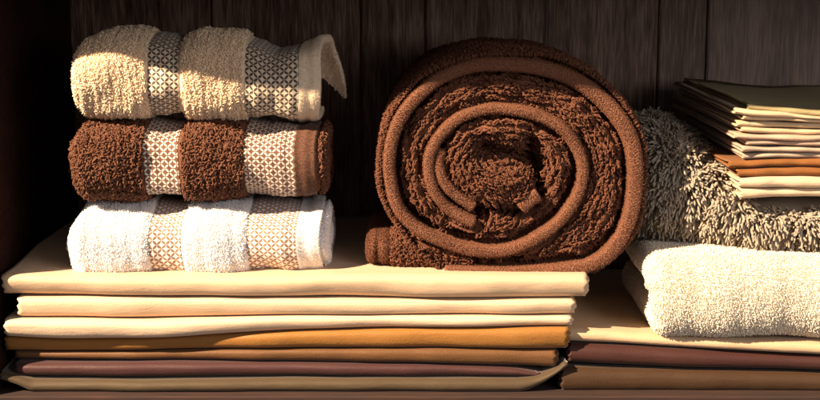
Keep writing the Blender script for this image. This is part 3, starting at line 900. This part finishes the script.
T = np.concatenate([[c0 + (T[0] - c0) * k + np.array([-.004 * (1 - k), 0, 0]) for k in (.02, .3, .6, .85)], T])
body = MB(); body.grid(T, flip=True)
msk = np.ones(T[:-1, :-1, 0].shape); q_ = T[:-1, :-1]
msk[(q_[..., 2] < zb + .004) & (q_[..., 1] > .04)] = 0
msk[(q_[..., 1] > .20)] = 0
msk[(q_[..., 0] > .345) & (q_[..., 1] > .035) & (q_[..., 2] > .17)] = 0      # pressed flat under the napkins
p, nn = sample_grid(T, .0012, msk); k = thin(p, .0021); p, nn = p[k], nn[k]
cc = np.stack([p[:, 0] + 0, np.interp(p[:, 0], xs, yc), np.interp(p[:, 0], xs, zb + (top_z - zb) / 2)], -1)
nn = np.where((((p - cc) * nn).sum(-1, keepdims=True) + np.where(p[:, :1] < .2446, -nn[:, :1], 0)) < 0, -nn, nn)
# clumps: nearby strands lean together
cl = np.stack([wob2(p[:, 0], p[:, 2] + p[:, 1], 72 + i, .55, .035) for i in range(3)], -1)
front = np.exp(-np.maximum(p[:, 1] - .02, 0) / .05)
nn = unit(nn + .2 * rng.normal(size=nn.shape) + cl * 1.0 + np.array([-.25, -.2, -.1]) + np.array([0, 0, -.45]) * front[:, None])
hS = np.interp(p[:, 0], [.22, .32, .36, .62], [.015, .0145, .0115, .0115])
pile(body, p, nn, hS, .00115, 'tuft', .25, np.array([0, -.12, -.32]), S=6)
body.build('shaggy_cloth', M['shag'], t)


# ------------------------------------------------------------------ stack of folded cloths on the rug
GN = 'folded cloths stacked on the shaggy rug'
NZ = 0.0
NAP = [
    # name, label, colour, front edge px at the corner, [top, bottom] py near the corner, [top, bottom] py at the picture edge, number of folds
    ('olive_cloth', 'dark olive folded cloth lying topmost on the cloth stack', (.42, .345, .18), 746, (102.5, 110), (110.5, 116.5), 1, .000),
    ('cream_cloth', 'cream folded cloth with a rounded open fold, directly under the olive cloth', (.62, .47, .31), 733, (107.5, 120), (116.5, 124), 2, -.003),
    ('straw_cloth', 'straw coloured folded cloth in the upper half of the cloth stack', (.60, .455, .29), 738, (120, 133), (124, 136), 2, .002),
    ('pink_beige_cloth', 'pinkish beige folded cloth above the grey cream one in the cloth stack', (.55, .38, .28), 736, (133, 146), (136, 147.5), 2, .001),
    ('grey_cream_cloth', 'greyish cream folded cloth with small open folds, resting on the rust brown cloth', (.48, .37, .28), 744, (146, 160), (147.5, 160), 2, .002),
    ('rust_cloth', 'rust brown folded cloth low in the cloth stack', (.25, .10, .03), 731, (160, 178), (160, 176.5), 2, .003),
    ('ivory_cloth', 'ivory folded cloth lowest in the cloth stack, lying on the shaggy rug', (.66, .505, .35), 740, (178, 198.5), (176.5, 198.5), 2, .000),
]
for i, (nm, lb, col, xf, c0_, c1_, nf, dy) in enumerate(NAP):
    Yn = .004
    px = np.linspace(xf, 930, 90)
    f = ((px - 740) / 80)
    xs = at(px, np.full_like(px, 150.), Yn)[:, 0]
    tz = at(px, c0_[0] + (c1_[0] - c0_[0]) * f.clip(-.2, 1.2), Yn)[:, 2]; bz = at(px, c0_[1] + (c1_[1] - c0_[1]) * f.clip(-.2, 1.2), Yn)[:, 2]
    mb = MB()
    for k in range(nf):
        a = tz - (tz - bz) * k / nf - .0002; b = tz - (tz - bz) * (k + 1) / nf + .0002
        dx = [0, .006, -.004][k] * (1 + .8 * math.sin(i * 2.7)) if nf > 1 else 0
        yv = Yn + dy + .0025 * k + wob(xs, 90 + i * 5 + k, .0022, ((.2, 1), (.07, .5), (.03, .2)))
        # each fold: two leaves meeting in a loop
        fold_mesh(mb, xs + dx, a + wob(xs, 130 + i + k, .0007, ((.13, 1), (.05, .5))), b + wob(xs, 170 + i + k, .0006, ((.13, 1), (.05, .5))), yv, .29, .0009, 1, .006, 2.0, 200 + i * 7 + k, loop=.005, top_wave=.0012 if i == 0 else 0, skew=-.035 + .01 * math.sin(i * 2.1 + k))
        fold_mesh(mb, xs + dx + .0035, (a + b) / 2 + (a - b) * .24, (a + b) / 2 - (a - b) * .24, yv + .030, .25, .0006, 1, .006, 2.0, 300 + i * 7 + k, loop=.003, skew=-.03)
    o = mb.build(nm, weave_mat(nm, mul(col, 1.1), 800, .8, .02 if i == 0 else .1, .5, .12, .15, .15, .5))
    base = Vector((float(xs.mean()), .15, float(bz.min())))
    o.data.transform(__import__('mathutils').Matrix.Translation(-base)); o.location = base
    tag(o, lb, 'cloth', GN)

# ------------------------------------------------------------------ light, camera, render settings
sc = bpy.context.scene
w = bpy.data.worlds.new('World'); sc.world = w; w.use_nodes = True
w.node_tree.nodes['Background'].inputs[0].default_value = (.86, .75, .70, 1)
w.node_tree.nodes['Background'].inputs[1].default_value = .27


def lamp(name, typ, loc, target, energy, color, **kw):
    d = bpy.data.lights.new(name, typ); d.energy = energy; d.color = color
    for k, v in kw.items(): setattr(d, k, v)
    o = bpy.data.objects.new(name, d); C.objects.link(o); o.location = loc
    o.rotation_euler = (Vector(target) - Vector(loc)).to_track_quat('-Z', 'Y').to_euler()
    return o


AZ, EL, DL = R(58), R(35), 5.0
tg = Vector((0, .0, .2))
lamp('key_lamp', 'SPOT', tg + DL * Vector((-math.sin(AZ) * math.cos(EL), -math.cos(AZ) * math.cos(EL), math.sin(EL))), tg, 4600, (1.0, .75, .50), spot_size=R(22), spot_blend=.3, shadow_soft_size=.06)
lamp('fill_lamp', 'AREA', (.95, -1.15, .62), (.22, .2, .28), 5.6, (1.0, .93, .90), shape='RECTANGLE', size=.7, size_y=.5)

cd = bpy.data.cameras.new('camera'); cam = bpy.data.objects.new('camera', cd); C.objects.link(cam)
cam.location = [float(a) for a in CAM]; cam.rotation_euler = (math.pi / 2 - PITCH, 0, 0)
cd.sensor_width = 36; cd.lens = 36 * FPX / 820; cd.clip_start = .05; cd.clip_end = 100
cd.dof.use_dof = True; cd.dof.focus_distance = 1.425; cd.dof.aperture_fstop = 20
sc.camera = cam
sc.view_settings.view_transform = 'Standard'; sc.view_settings.look = 'None'; sc.view_settings.gamma = 1; sc.view_settings.exposure = 0
sc.cycles.max_bounces = 10; sc.cycles.diffuse_bounces = 9
